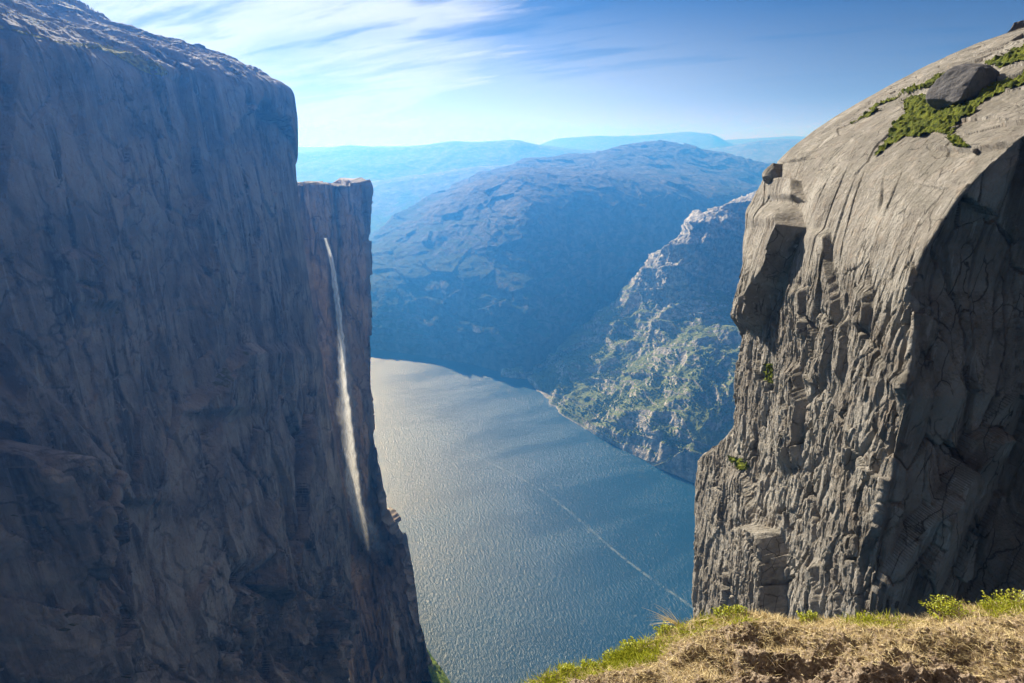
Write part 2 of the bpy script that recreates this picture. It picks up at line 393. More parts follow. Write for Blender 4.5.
spit, SPP, SPN = curve_mountain('hillside', [
    [(500, 372), (526, 377), (538, 398), (560, 415), (600, 438), (650, 465), (695, 484), (760, 505), (900, 545)],
    Zc([(500, 376, 5), (526, 376, 8), (545, 390, 25), (575, 404, 35), (600, 420, 45), (650, 440, 70), (695, 452, 90), (760, 465, 100), (900, 480, 110)]),
    Zc([(500, 375, 6), (526, 375.5, 9), (560, 374, 45), (600, 380, 110), (640, 390, 150), (690, 400, 190), (750, 405, 200), (900, 400, 200)]),
    Zc([(500, 374, 7), (526, 375, 10), (560, 362, 60), (600, 347, 150), (640, 345, 220), (670, 345, 270), (700, 345, 300), (750, 340, 320), (900, 330, 330)]),
    Zc([(500, 373, 8), (526, 374.7, 11), (560, 354, 80), (600, 333, 190), (640, 305, 310), (670, 298, 390), (700, 295, 420), (750, 290, 430), (900, 270, 450)]),
    Zc([(500, 372, 9), (526, 374.5, 12), (560, 350, 91), (600, 325, 201), (640, 285, 370), (662, 252, 545), (690, 226, 675), (715, 210, 732), (745, 203, 761), (800, 190, 811), (900, 180, 850)]),
], (50, 90, 130, 130, 120), 760, M_spit, 85, 260, ridg=.75, seed=90., u_rng=(500, 900), terr=120, shore_amp=.12)
tag(spit, kind='structure')

def range_(name, sky_px, D, vb, amp, S, seed, rng, deep=2500):
    a = [(u, vb, D-deep) for u, v in sky_px]; b = [(u, v*.45+vb*.55, D-deep*.55) for u, v in sky_px]; c = [(u, v*.85+vb*.15, D-deep*.2) for u, v in sky_px]
    s = [(u, v, D) for u, v in sky_px]
    o, _, _ = curve_mountain(name, [a, b, c, s], (30, 50, 50), 620, M_far, amp, S, shore_amp=1., ridg=.5, seed=seed, u_rng=rng, terr=0)
    tag(o, kind='structure')
range_('mountain_range', [(100, 160), (280, 154), (310, 151), (345, 147), (380, 149), (420, 146), (450, 141), (480, 142), (515, 140), (541, 146), (600, 152), (800, 165), (1000, 160)], 8800, 236, 80, 1700, 200., (100, 1000), 3200)
range_('mountain_range', [(100, 190), (300, 186), (366, 184), (420, 176), (470, 168), (520, 165), (800, 175)], 6600, 262, 60, 1500, 250., (100, 800), 2000)
range_('mountain_range', [(300, 152), (500, 150), (535, 147), (556, 139), (600, 136), (640, 136), (690, 131.5), (712, 134), (730, 144), (760, 150), (900, 150)], 13000, 180, 70, 1800, 300., (300, 900), 3500)
range_('mountain_range', [(600, 160), (690, 150), (725, 148), (750, 142), (785, 139), (810, 140), (900, 138), (1000, 138)], 9800, 195, 80, 1500, 350., (600, 1000), 3000)
range_('mountain_range', [(100, 146), (300, 147), (500, 146), (700, 142), (745, 139), (790, 136), (815, 137), (900, 138), (1100, 139)], 15000, 165, 25, 3000, 400., (100, 1100), 4000)

# ------------------------------------------------------------------ left massif
def arcs_left(arc, hn, hf):
    # dense where the frame sees it
    top = np.interp(60, P_left[:, 1], arc)
    a = np.linspace(arc[0], top-1080, 4)[:-1]
    # step grows with the distance below the eye
    b = np.linspace(top-1080, top-20, 860)[:-1]
    c = np.linspace(top-20, top+180, 170)[:-1]
    d = np.linspace(top+180, arc[-1], 40)
    return np.concatenate([a, b, c, d])
P_left = smooth_poly([(-270, -1010), (-278, -600), (-285, -200), (-288, 35), (-292, 57), (-312, 68), (-360, 86), (-430, 112), (-560, 160), (-800, 240), (-1100, 300)], 3)
near_px = None
far_px = [(297, 103), (299, 118), (300, 150), (302, 190), (308, 240), (316, 300), (325, 360), (335, 420), (344, 480), (352, 520), (355, 560), (354, 600), (352, 683), (352, 720), (292, 96), (280, 86), (262, 80), (240, 73), (190, 56), (150, 42), (110, 24), (85, 14), (60, 0), (30, -18), (0, -34)]
qs = 1-(1-np.linspace(0, 1, 780))**1.0
G, typ, A = massif(P_left, None, far_px, arcs_left, qs, np.array([]), np.r_[np.linspace(1, 12, 8), np.geomspace(16, 700, 16)], side=-1, near_default=170.)
# spread columns so that they are even in the picture
U, V = project(G)
N = normals(G)
if N[200, 400, 0] < 0: N = -N
s_ = G[..., 1].astype(np.float32); z_ = (G[..., 2]-CAMZ).astype(np.float32)
Q = sc3(G, 1/120, 1/120, 1/260)
warp = fbm(Q*1.3+5, 4)
big = fbm(Q, 4)
s2 = s_+38*warp; z2 = z_+60*fbm(Q*1.1+31, 4)
f1, e1 = facets(s2, z2+.5*s2, 130, 330, 1, .8)
f2, e2 = facets(s2+12*fbm(sc3(G, 1/30, 1/30, 1/60), 3), z2*1.0-.6*s2, 42, 130, 2, .8)
f3, e3 = facets(s2+5*fbm(sc3(G, 1/9, 1/9, 1/16), 3), z2+.3*s2, 13, 40, 3, .8)
f4, e4 = facets(s_+2*fbm(sc3(G, 1/4, 1/4, 1/7), 2), z2, 5, 14, 4, .8)
slab = sstep(f1, -.1, .02)*7+sstep(f1, .5, .6)*5            # exfoliation sheets with clean edges
low = sstep(z_, -250, -800)
D = big*16+slab*1.6+f2*(4.2+3.0*low)+f3*(.9+1.8*low)+f4*(.3+.5*low)
D += fbm(sc3(G, 1/14, 1/14, 1/50), 6, .6)*(.9+3*low)+fbm(sc3(G, 1/3.5, 1/3.5, 1/9), 4, .6)*.35
gm = sstep(fbm(Q*3+21, 3), -.05, .35)
D -= sstep(e1, .03, 0)*9*gm+sstep(e2, .05, 0)*5*gm+sstep(e3, .08, 0)*1.6
spur = sstep(U, 140, 70)*sstep(V, 430, 480)+sstep(U, 215, 250)*sstep(V, 560, 600)
D += spur*(f2*7+f3*3.5+f4*1.5+fbm(sc3(G, 1/25, 1/25, 1/40), 5)*9)
top = sstep(N[..., 2], .3, .8)
D = D*(1-.55*top)+top*(fbm(sc3(G, 1/28, 1/40, 1/28), 7, .6, True)*6+fbm(sc3(G, 1/90, 1/120, 1/90), 3)*8)
def stepf(U, V, pts, wpx, amp, decay, sgn=1, fade=10):
    """a ledge standing proud on the left of the traced line; it dies away over `decay` pixels"""
    p = np.array(pts, float); p = p[np.argsort(p[:, 1])]
    ul = np.interp(V, p[:, 1], p[:, 0])
    du = (ul-U)*sgn
    env = sstep(V, p[0, 1]-fade*.3, p[0, 1]+fade)*sstep(V, p[-1, 1]+fade*.3, p[-1, 1]-fade)
    return amp*np.clip(du/wpx, 0, 1)*np.clip(1-(du-wpx)/(decay*1.5), 0, 1)*env
Uw = U+5*fbm(Q*6, 4); Vw = V+5*fbm(Q*6+9, 4)
D = D*(1-.85*sstep(s_, (G[779, :, 1][None]-90), (G[779, :, 1][None]-5)))
D += stepf(Uw, Vw, [(90, 500), (108, 560), (118, 620), (116, 690)], 3, -20, 60, -1)
D += stepf(Uw, Vw, [(30, 450), (60, 520), (90, 600), (110, 690)], 10, 26, 80)
D += stepf(Uw, Vw, [(10, 440), (35, 540), (70, 690)], 10, 22, 60)
D += stepf(Uw, Vw, [(262, 585), (268, 560), (285, 600), (300, 690)], 6, -40, 26, 1, 26)
D += stepf(Uw, Vw, [(232, 600), (222, 640), (218, 690)], 4, -24, 40, -1)
D += stepf(Uw, Vw, [(175, 415), (205, 380), (235, 345)][::-1], 10, 13, 70, -1)
D += stepf(Uw, Vw, [(86, 250), (100, 280), (112, 310)], 3, 9, 40)
tcol = typ[:, None]
# round off the far corner
qc = np.r_[qs, np.ones(len(typ)-len(qs))][:, None]*np.ones_like(s_)
yf = G[len(qs)-1, :, 1][None]
edge = np.clip((s_-(yf-28))/28, 0, 1)
edge2 = np.clip((s_-(yf-75))/75, 0, 1)
D -= np.where(tcol == 1, (26*(1-np.sqrt(np.clip(1-edge**2, 0, 1))))*.5*(1-top)+top*30*(1-np.sqrt(np.clip(1-edge2**2, 0, 1))), 0)
D = np.where(tcol == 2, -13*(1-top)-30*top, D)
kk = int((typ < 2).sum())-1
NL = N.copy(); NL[kk+1:] = N[kk-3][None]
GL = G+NL*D[..., None]
o = grid_mesh('cliff_left', GL, M_left); tag(o, kind='structure')
UL, VL = project(GL)

# pale sunlit grass on the lip of the left cliff
m, T = material('cliff_grass')
p = T.n('ShaderNodeNewGeometry').outputs['Position']
c = T.mix(T.ramp(T.noise(p, .25, 6, .7), .35, .65), (.14, .13, .02), (.38, .34, .07))
finish(T, c, .95, bumpn(T, T.noise(p, .8, 6, .7), 1.0, 1.2), .1); M_lipgrass = m
lip = np.array([(-20, 30), (20, 37), (60, 48), (110, 55), (135, 66), (160, 76), (200, 88)], float)
dv = VL+5-np.interp(UL, lip[:, 0], lip[:, 1]); wid = np.interp(UL, [-20, 0, 60, 100, 130, 150, 162, 170], [3, 3, 1.5, 3, 6, 8, 5, 0])
nm = fbm(sc3(GL, .06, .03, .06), 4)
mk = (np.abs(dv+2*nm) < wid*(1+.8*nm)) & (tcol < 2) & (UL < 168)
GM = GL+N*(.6+.9*np.abs(fbm(sc3(GL, .4, .4, .4), 3)))[..., None]
o = grid_mesh('clifftop_grass', GM, M_lipgrass, mask=mk); tag(o, 'strip of yellow green grass along the brink of the dark left cliff', 'grass', kind='stuff')

# ------------------------------------------------------------------ far pillar beside the waterfall
P_pil = np.array([(-100, -1012), (-146, -1000), (-168, -900), (-190, -800), (-214, -720), (-230, -640), (-238, -500), (-241, -300), (-242, -75), (-244, -69), (-256, -68), (-300, -67.5), (-420, -67), (-700, -66)], float)
def arcs_pil(arc, hn, hf):
    top = np.interp(-69, P_pil[:, 1], arc)
    return np.concatenate([np.linspace(arc[0], top-6, 760)[:-1], np.linspace(top-6, top+60, 50)[:-1], np.linspace(top+60, arc[-1], 12)])
pil_px = [(362, 187), (364, 215), (366, 250), (369, 300), (370, 340), (371, 400), (374, 440), (380, 470), (386, 500), (388, 515), (396, 528), (408, 542), (413, 570), (417, 600), (420, 625), (428, 652), (438, 683)]
G, typ, A = massif(P_pil, pil_px, None, arcs_pil, np.linspace(0, 1, 50), np.r_[np.linspace(1, 150, 260), np.linspace(160, 260, 12)], np.array([15, 30, 42.]), front_slope=-.12, face_slope=.55, side=-1, far_default=1010.)
# unseen gap added between pillar and main wall, letting sun reach the waterfall
_n0 = int((typ == 0).sum()); _fx = np.r_[np.linspace(1, 150, 260), np.linspace(160, 260, 12)][::-1]
_xe = G[_n0, :, 0]; _yn = G[_n0, :, 1]; _w = np.maximum(np.interp(G[_n0, :, 2]-CAMZ, [-1000, -400, -60], [.376, .359, .371])*_yn-np.abs(_xe), 20)
for _i, _x in enumerate(_fx):
    G[_i, :, 0] = _xe-_w*min(_x/150, 1)
    G[_i, :, 1] = _yn-.12*_w*min(_x/150, 1)+max(_x-150, 0)*.5
G[_n0:, :, 0] = np.maximum(G[_n0:, :, 0], -346)
U, V = project(G); N = normals(G)
k = len(typ[typ == 0])//2
if N[k, 300, 1] > 0: N = -N
Q = sc3(G, 1/60, 1/60, 1/140)
xx = (G[..., 0]+G[..., 1]*.7).astype(np.float32)+14*fbm(Q, 4); zz = G[..., 2].astype(np.float32)+30*fbm(Q+7, 4)
f1, _ = facets(xx, zz, 45, 260, 21, .9); f2, _ = facets(xx, zz, 15, 60, 22, .9); f3, _ = facets(xx, zz, 6, 20, 23, .9)
lowp = sstep(G[..., 2]-CAMZ, -450, -800)
D = f1*9+f2*(2+2*lowp)+f3*(.8+1.5*lowp)+fbm(sc3(G, 1/10, 1/10, 1/30), 6, .6)*(1.6+4*lowp)
topm = sstep(N[..., 2], .5, .9); D = D*(1-.8*topm)+topm*(fbm(sc3(G, 1/9, 1/9, 1/9), 4)*4.0)
ll = np.array([(300, 470), (350, 522), (362, 548), (378, 570), (392, 590), (402, 640), (410, 700)], float)
below = V-np.interp(U+3*fbm(Q*8, 3), ll[:, 0], ll[:, 1])
but = sstep(below, -3, 22)*(G[..., 2] > 5)
N2 = N.copy()
D = D+but*34*(typ[:, None] == 0)*(np.arange(len(typ))[:, None] > 40)
D *= np.clip((np.arange(len(typ))-12)/30., 0, 1)[:, None]
ww = sstep((typ[:, None] == 0)*(-(G[..., 0]-P_pil[0, 0])), -1, 0)
GP = G+N2*D[..., None]
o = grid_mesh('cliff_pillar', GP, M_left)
_pu = np.interp(V, [235, 258, 290, 340, 400, 450, 500, 530, 560], [325, 331, 336, 341, 345, 349, 355, 366, 382])
_w = sstep(np.abs(U-_pu)+4*fbm(sc3(G, 1/12, 1/12, 1/70), 4), 8+.045*(V-238), 3)*sstep(V, 232, 245)*sstep(V, 640, 560)*(typ[:, None] == 0)
_a = o.data.attributes.new('wet', 'FLOAT', 'POINT'); _a.data.foreach_set('value', np.ascontiguousarray(_w, np.float32).reshape(-1)); tag(o, kind='structure')

# ------------------------------------------------------------------ waterfall
m, T = material('falling_water')
uvx = T.n('ShaderNodeAttribute', attribute_name='across').outputs['Fac']
uvy = T.n('ShaderNodeAttribute', attribute_name='along').outputs['Fac']
fad = T.n('ShaderNodeAttribute', attribute_name='fade').outputs['Fac']
vec = T.n('ShaderNodeCombineXYZ', ins={0: T.math('MULTIPLY', uvx, 4.5), 1: T.math('MULTIPLY', uvy, 2.5), 2: 0.0}).outputs[0]
nn_ = T.noise(vec, 2.2, 7, .65, .5)
ed = T.ramp(T.math('ABSOLUTE', uvx), .5, 1.0, 1, 0)
al = T.math('MULTIPLY', T.math('MULTIPLY', ed, fad), T.ramp(nn_, .35, .6, .45, 1.0))
df = T.n('ShaderNodeBsdfDiffuse', ins={'Color': (.93, .95, .97)}); tl = T.n('ShaderNodeBsdfTranslucent', ins={'Color': (.93, .95, .97)})
mx = T.n('ShaderNodeMixShader', ins={0: .4, 1: df.outputs[0], 2: tl.outputs[0]})
tr = T.n('ShaderNodeBsdfTransparent'); mm = T.n('ShaderNodeMixShader', ins={0: al, 1: tr.outputs[0], 2: mx.outputs[0]})
T.n('ShaderNodeOutputMaterial', ins={'Surface': mm.outputs[0]}); M_fall = m
def fall(name, px, wids, alpha, Yc, parent=None, seed=0, bulge=4):
    px = np.array(px, float); n = 260; v = np.linspace(px[0, 1], px[-1, 1], n); u = np.interp(v, px[:, 1], px[:, 0])
    wd = np.interp(v, [a for a, b in wids], [b for a, b in wids]); al = np.interp(v, [a for a, b in alpha], [b for a, b in alpha])
    Y = np.interp(v, [a for a, b in Yc], [b for a, b in Yc])
    k = 13; x = np.linspace(-1, 1, k)
    sv = np.stack([v*.07+seed, v*0, v*0], 1); wob = vn(sv)*.8+vn(sv*3.1)*.5
    UU = u[:, None]+(wob*.15*wd)[:, None]+x[None]*wd[:, None]*(1+.2*vn(sv*2.3+7)[:, None])
    P = at_Y(UU, np.repeat(v[:, None], k, 1), np.repeat(Y[:, None], k, 1)-(bulge*(1-x**2))[None])
    o = grid_mesh(name, P, M_fall)
    for nm, a in (('across', np.tile(x, n)), ('along', np.repeat(v/40+seed, k)), ('fade', np.repeat(al, k))):
        at = o.data.attributes.new(nm, 'FLOAT', 'POINT'); at.data.foreach_set('value', a.astype(np.float32))
    if parent: o.parent = parent
    return o
FY = [(235, 838), (300, 798), (420, 765), (500, 735), (560, 715)]
wf = bpy.data.objects.new('waterfall', None); COL.objects.link(wf)
tag(wf, 'tall white waterfall plunging beside the dark rock pillar', 'waterfall')
path = [(325, 238), (331, 258), (336, 290), (341, 340), (345, 400), (349, 450), (355, 500), (366, 530), (380, 556)]
o = fall('main_stream', path, [(238, 1.8), (260, 2.4), (300, 3.4), (400, 5.2), (450, 6.5), (500, 9), (560, 15)], [(238, 1), (400, 1), (450, .95), (490, .75), (520, .4), (560, .0)], FY, None, bulge=9); o.parent = wf
o = fall('spray', [(x+1, y) for x, y in path], [(238, 2), (300, 5), (400, 11), (450, 12), (500, 13), (556, 18)], [(238, .1), (300, .2), (400, .28), (500, .25), (556, 0.)], [(a, b+5) for a, b in FY], None, seed=5); o.parent = wf

# ------------------------------------------------------------------ right massif
P_right = np.array([(30.8, -1010), (31, -90), (30.6, -40), (30.1, -22), (29.8, -12), (30.6, -6.5), (32.4, -2.2), (35.0, .6), (38.5, 2.9), (43, 5.6), (48, 8.3), (54, 11.0), (62, 14), (80, 18.5), (120, 24)], float)
P_right = np.concatenate([P_right[:3], smooth_poly(P_right[2:], 3)[1:]])
def arcs_right(arc, hn, hf):
    t = lambda z: np.interp(z, P_right[:, 1], arc)
    return np.concatenate([np.linspace(arc[0], t(-95), 40)[:-1], np.linspace(t(-95), t(-40), 330)[:-1], np.linspace(t(-40), t(-8), 420)[:-1], np.linspace(t(-8), t(13), 380)[:-1], np.linspace(t(13), arc[-1], 40)])
near_px = [(864, 640), (868, 612), (876, 560), (888, 490), (896, 440), (906, 400), (911, 330), (912, 290), (925, 255), (940, 230), (960, 200), (985, 170), (1005, 150), (1035, 130)]
far_px = [(690, 640), (693, 605), (695, 540), (696, 480), (697, 458), (712, 445), (728, 425), (733, 400), (737, 350), (741, 300), (743, 262), (740, 235), (742, 210), (752, 190), (768, 168), (800, 137), (830, 116), (870, 93), (905, 74), (940, 57), (1000, 35), (1024, 27), (1080, 12)]
G, typ, A = massif(P_right, near_px, far_px, arcs_right, np.linspace(0, 1, 760), np.r_[np.linspace(.06, 1, 12), np.linspace(1.1, 22, 230), np.geomspace(23, 120, 12)], np.r_[.2, .5, 1, 2, 4, 8, 20, 60, 120], front_slope=.06, face_slope=.14, face_ref=42., side=1)
U, V = project(G); N = normals(G); nf = int((typ == 0).sum())
if N[nf+300, 500, 0] > 0: N = -N
x_ = G[..., 0].astype(np.float32); s_ = G[..., 1].astype(np.float32); z_ = (G[..., 2]-CAMZ).astype(np.float32)
tcol = typ[:, None]
ss = s_-x_*.9
Q = sc3(G, 1/9, 1/9, 1/20)
wa = fbm(Q, 5); wb = fbm(Q+11, 5)
s2 = ss+1.7*wa; z2 = z_+4*wb
f1, e1 = facets(s2, z2, 8.5, 30, 31, .7); f2, e2 = facets(s2, z2-.25*s2, 3.2, 11, 32, .4)
f3, e3 = facets(s2+.25*fbm(Q*7, 3), z2+.2*s2, 1.05, 4.6, 33, .45); f4, e4 = facets(ss+.2*wa, z_+.4*fbm(Q*9, 3), .40, 1.7, 34, .6)
f5, e5 = facets(ss+1.0*wa+.15*fbm(Q*9+4, 3), z_+3*wb, 1.5, 12, 35, .5)
face = 1-sstep(N[..., 2], .2, .6)
rough = sstep(V, 235, 330)                     # the upper part is smooth whale-back granite
D = wa*.8*(.5+.5*face)
D += face*(f1*.42*(.25+.75*rough)+f2*.28*rough+f3*.18*(.06+.94*rough)+f4*.11*(.12+.88*rough))
f6, e6 = facets(ss+1.4*wa+.1*fbm(Q*9+14, 3), z_+5*wb, 4.2, 15, 36, .5)
D -= face*(.25+.75*rough)*sstep(e6, .065, .02)*1.5*sstep(fbm(Q*1.4+80, 3), -.1, .1)
D -= face*(.1+.9*rough)*sstep(e5, .055, .0)*.75*sstep(fbm(Q*2.2+60, 3), -.12, .12)
D += fbm(sc3(G, 1.6, 1.6, .6), 6, .65)*.20*(.3+.7*rough)*(.35+.65*face)
D -= face*rough*(sstep(e2, .10, .0)*.28+sstep(e3, .07, .0)*.10)
# joints and sheet edges on the whale-back
dome = 1-face
tt = (G[..., 0]*.75+z_*.9).astype(np.float32)+.8*wa
sheet = np.floor(tt/3.6); fr = tt/3.6-sheet
tt = tt+1.5*vn(Q*.8+40)
sheet = np.floor(tt/3.6); fr = tt/3.6-sheet
D += dome*(.5*(1-fr)*sstep(fr, 0, .04)*sstep(wb, -.15, .15)*(.4+.6*vn(np.stack([sheet, sheet*0+3, sheet*0], -1).astype(np.float32))))
D += dome*fbm(sc3(G, 1.2, .5, 1.2), 5, .6)*.15
j1, je = facets(s2*1.0, x_*1.2+z_, 5.5, 3.2, 41, .4)
D += dome*j1*.30*(.4+.6*sstep(U, 860, 980))
yf0 = G[int((typ < 2).sum())-1, :, 1][None]
D *= 1-.9*dome*sstep(s_, yf0-9, yf0-3)
Uw = U+5*fbm(Q*2.2, 2); Vw = V+5*fbm(Q*2+5, 2)
SF = lambda pts, A_, dec, w=2.0, sg=1, fade=10: stepf(Uw, Vw, pts, w, A_, dec, sg, fade)
isf = (tcol == 1)
DF = 0
DF = DF+SF([(797, 205), (806, 228), (792, 262), (778, 300), (770, 330)], 3.2, 40, 2.5, 1, 16)      # big block, shadow side to the right
DF = DF+SF([(775, 175), (800, 180), (806, 200)], 1.3, 26, 2, 1, 6)
DF = DF+SF([(833, 232), (836, 300), (832, 360), (826, 385)], .8, 30, 1.5)
DF = DF+SF([(812, 285), (815, 340)], .9, 14, 1.5)
DF = DF+SF([(846, 320), (846, 350), (844, 385)], .7, 14, 1.5, 1, 14)
DF = DF+SF([(877, 288), (879, 310), (876, 332)], .8, 18, 1.5, 1, 9)
DF = DF+SF([(802, 365), (806, 400), (804, 450), (802, 468)], 1.3, 20, 2, 1, 16)
DF = DF+SF([(912, 372), (918, 400)], 1.3, 16, 2, 1, 12)
DF = DF+SF([(764, 250), (772, 300), (768, 330)], .7, 12, 1.5)
DF = DF+SF([(750, 468), (756, 500), (758, 530)], 1.0, 16, 2, 1, 12)
DF = DF+SF([(778, 528), (781, 560), (782, 640)], 3.0, 30, 2.5, 1, 5)
DF = DF+SF([(825, 560), (826, 640)], .8, 22, 1.5)
DF = DF+SF([(846, 590), (848, 640)], .7, 18, 1.5)
D = D+DF*isf
ff = (tcol == 0)
# the shadowed front wall: big vertical slabs, and a pale ledge at the far right
g1, ge = facets(x_+1.2*wa, z2, 5, 26, 51, .9); g2, ge2 = facets(x_+.8*wa, z2, 1.8, 7, 52, .9)
D = np.where(ff, wa*.8+g1*1.3+g2*.5-sstep(ge2, .06, 0)*.5+fbm(sc3(G, 1.1, 1.1, .4), 5, .6)*.3, D)
near_edge = sstep(x_-x_[nf][None], 0, 1.2)
D = np.where(ff, D*(.25+.75*near_edge), D)
# break up the bottom of the arris into small pinnacles
D += ff*sstep(Uw+(Vw-560)*.45, 985, 1015)*sstep(Vw, 480, 560)*5.0
D = np.where(tcol == 2, 0, D)
yf = G[int((typ < 2).sum())-1, :, 1][None]; yn = G[nf, :, 1][None]
edge = np.clip((s_-(yf-3.0))/3.0, 0, 1)*isf
D -= 1.8*(1-np.sqrt(np.clip(1-edge**2, 0, 1)))
D = np.where(tcol == 2, -1.8, D)
kk = int((typ < 2).sum())-1
NR = N.copy(); NR[kk+1:] = N[kk-3][None]
GR = G+NR*D[..., None]
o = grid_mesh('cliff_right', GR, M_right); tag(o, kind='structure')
UR, VR = project(GR)

o = None
# moss on the whale-back, as a thick cushion following the rock
m, T = material('moss')
p = T.n('ShaderNodeNewGeometry').outputs['Position']
c = T.mix(T.ramp(T.noise(p, 1.2, 6, .7), .35, .65), (.04, .058, .008), (.135, .155, .018))
c = T.mix(T.math('MULTIPLY', T.ramp(T.noise(p, 7, 4, .7), .52, .62), .6), c, (.10, .075, .02))
finish(T, c, .95, bumpn(T, T.noise(p, 9, 5, .7), 1.0, .12), .1); M_moss = m
def inpoly(U, V, poly):
    p = np.array(poly, float); r = np.zeros(U.shape, bool); j = len(p)-1
    for i in range(len(p)):
        (x1, y1), (x2, y2) = p[i], p[j]
        c = ((y1 > V) != (y2 > V)) & (U < (x2-x1)*(V-y1)/((y2-y1) or 1e-9)+x1); r ^= c; j = i
    return r
moss_polys = [
    [(874, 157), (880, 146), (888, 138), (893, 122), (905, 112), (903, 104), (915, 100), (935, 97), (930, 108), (950, 108), (975, 98), (1000, 84), (1024, 72), (1040, 68), (1040, 84), (1010, 92), (990, 100), (972, 112), (962, 122), (948, 134), (935, 130), (922, 137), (905, 135), (890, 146)],
    [(848, 124), (860, 116), (880, 106), (905, 94), (930, 82), (948, 74), (944, 82), (925, 92), (905, 98), (880, 109), (862, 118)],
    [(985, 66), (1000, 60), (1024, 48), (1040, 44), (1040, 62), (1020, 66), (1000, 70)],
    [(945, 138), (957, 134), (974, 146), (960, 150)],
    [(764, 362), (774, 362), (775, 382), (766, 380)],
    [(728, 452), (745, 456), (752, 466), (740, 470)],
]
rag = fbm(Q*9, 5, .6)*1.3; mk = np.zeros(UR.shape, bool)
Um = UR+4*rag; Vm = VR+2.5*fbm(Q*5+3, 4)+2*np.sign(110-VR)
for q in moss_polys: mk |= inpoly(Um, Vm, q)
mk &= (tcol < 2)
th = .05+.75*np.abs(fbm(sc3(GR, 1.3, 1.3, 1.3), 4))+.22*fbm(sc3(GR, 4, 4, 4), 4, .6)
o = grid_mesh('moss', GR+N*th[..., None], M_moss, mask=mk); tag(o, 'bright green moss filling the hollows of the sunlit right cliff', 'moss', kind='stuff')

# ------------------------------------------------------------------ loose rocks
import bmesh
def rock(name, center, size, seed, mat, rot=(0, 0, 0), cuts=9, detail=5, amp=.10, planes=None):
    bm = bmesh.new(); bmesh.ops.create_icosphere(bm, subdivisions=detail, radius=1)
    co = np.array([v.co[:] for v in bm.verts]); R = np.random.RandomState(seed)
    pls = planes or [(R.normal(size=3), R.uniform(.62, .85)) for _ in range(cuts)]
    for n, dd in pls:
        n = np.array(n, float); n /= np.linalg.norm(n); h = co@n-dd; co -= np.outer(np.maximum(h, 0)*.97, n)
    co += (fbm(co*2.2+seed, 5)[:, None]*amp)*co/np.maximum(np.linalg.norm(co, axis=1), .1)[:, None]
    co += (fbm(co*9+seed, 4)[:, None]*amp*.22)*co
    for v, c in zip(bm.verts, co): v.co = c
    me = bpy.data.meshes.new(name); bm.to_mesh(me); bm.free(); me.materials.append(mat)
    me.polygons.foreach_set('use_smooth', [True]*len(me.polygons))
    o = bpy.data.objects.new(name, me); COL.objects.link(o); o.location = center; o.scale = size; o.rotation_euler = rot; return o
def on_grid(GG, UU, VV, u, v, okc):
    d = (UU-u)**2+(VV-v)**2+np.where(okc, 0, 1e9); i = np.unravel_index(np.argmin(d), d.shape); return GG[i], N[i]
okc = (typ == 1)[:, None] & np.ones(UR.shape, bool)
pt, nr = on_grid(GR, UR, VR, 958, 104, okc)
bs = pt[1]/ (F*.94) # metres per pixel there
o = rock('boulder', pt+np.array([.4*bs*8, 0, 13*bs]), (31*bs, 22*bs, 20*bs), 5, M_bould, rot=(0, math.radians(-20), .2), amp=.13,
         planes=[((-.75, -.3, .75), .52), ((.1, -1, .15), .55), ((1, -.2, -.1), .78), ((.5, -.2, 1), .78), ((-1, 0, -.35), .82), ((-.2, -.6, -1), .62), ((.9, -.5, .6), .85), ((0, 1, 0), .7)])
tag(o, 'big dark grey angular boulder sitting in moss on the sloping right cliff top', 'boulder')
pt, nr = on_grid(GR, UR, VR, 941, 102, okc); o = rock('stone', pt+np.array([0, 0, 1.5*bs]), (6*bs, 5*bs, 5*bs), 8, M_bould, detail=4)
tag(o, 'small dark stone tucked against the lower left end of the big boulder', 'stone')
pt, nr = on_grid(GR, UR, VR, 777, 172, okc); s7 = pt[1]/(F*.94)
o = rock('rock_block', pt+np.array([0, 0, -1*s7]), (13*s7, 12*s7, 10*s7), 12, M_right, rot=(0, -.5, 0)); tag(o, 'rounded brown block perched at the top left shoulder of the right cliff', 'rock')
for k, (u, v, s, lb) in enumerate([
    (955, 129, 2.6, 'small pale stone at the lower edge of the largest moss patch'),
    (976, 152, 3.2, 'broken stone just below the small moss patch'),
]):
    pt, nr = on_grid(GR, UR, VR, u, v, okc)
    o = rock('stone', pt+nr*.3*s*bs, (s*bs*1.5, s*bs, s*bs*.7), 30+k, M_right, rot=(.2*k, -.4, k), detail=3); tag(o, lb, 'stone')
B0 = at_Y(1062, 655, 17.0)
o = rock('rock_outcrop', B0, (2.7, 2.2, 6.2), 77, M_right, rot=(.0, .30, .2), detail=7, amp=.16,
         planes=[((math.sin(a_)*-1, -math.cos(a_), e_), d_) for a_, e_, d_ in ((1.5, .25, .50), (1.1, .1, .56), (.75, .2, .52), (.4, .15, .58), (.1, .1, .55), (-.3, .2, .6), (1.9, .3, .55), (1.3, .9, .58), (.6, .8, .62), (.9, 1.6, .66), (.2, 1.4, .7))])
_me = o.data; _co = np.zeros(len(_me.vertices)*3, np.float32); _me.vertices.foreach_get('co', _co); _co = _co.reshape(-1, 3)
_h, _e = facets(_co[:, 0]*1.0-_co[:, 1]*.8+.15*fbm(_co*3, 4), _co[:, 2]+.1*fbm(_co*4, 4), .22, .45, 61, .6); _h2, _ = facets(_co[:, 0]-_co[:, 1]*.8, _co[:, 2], .08, .16, 62, .6)
_co *= (1+.10*_h+.035*_h2-.12*sstep(_e, .08, 0))[:, None]*np.array([1, 1, .6])+np.array([0, 0, .4]); _me.vertices.foreach_set('co', _co.reshape(-1)); _me.update()
tag(o, 'sunlit jagged grey rock outcrop at the right frame edge above the brink', 'rock')
okl = np.ones(UL.shape, bool)
N_keep = N
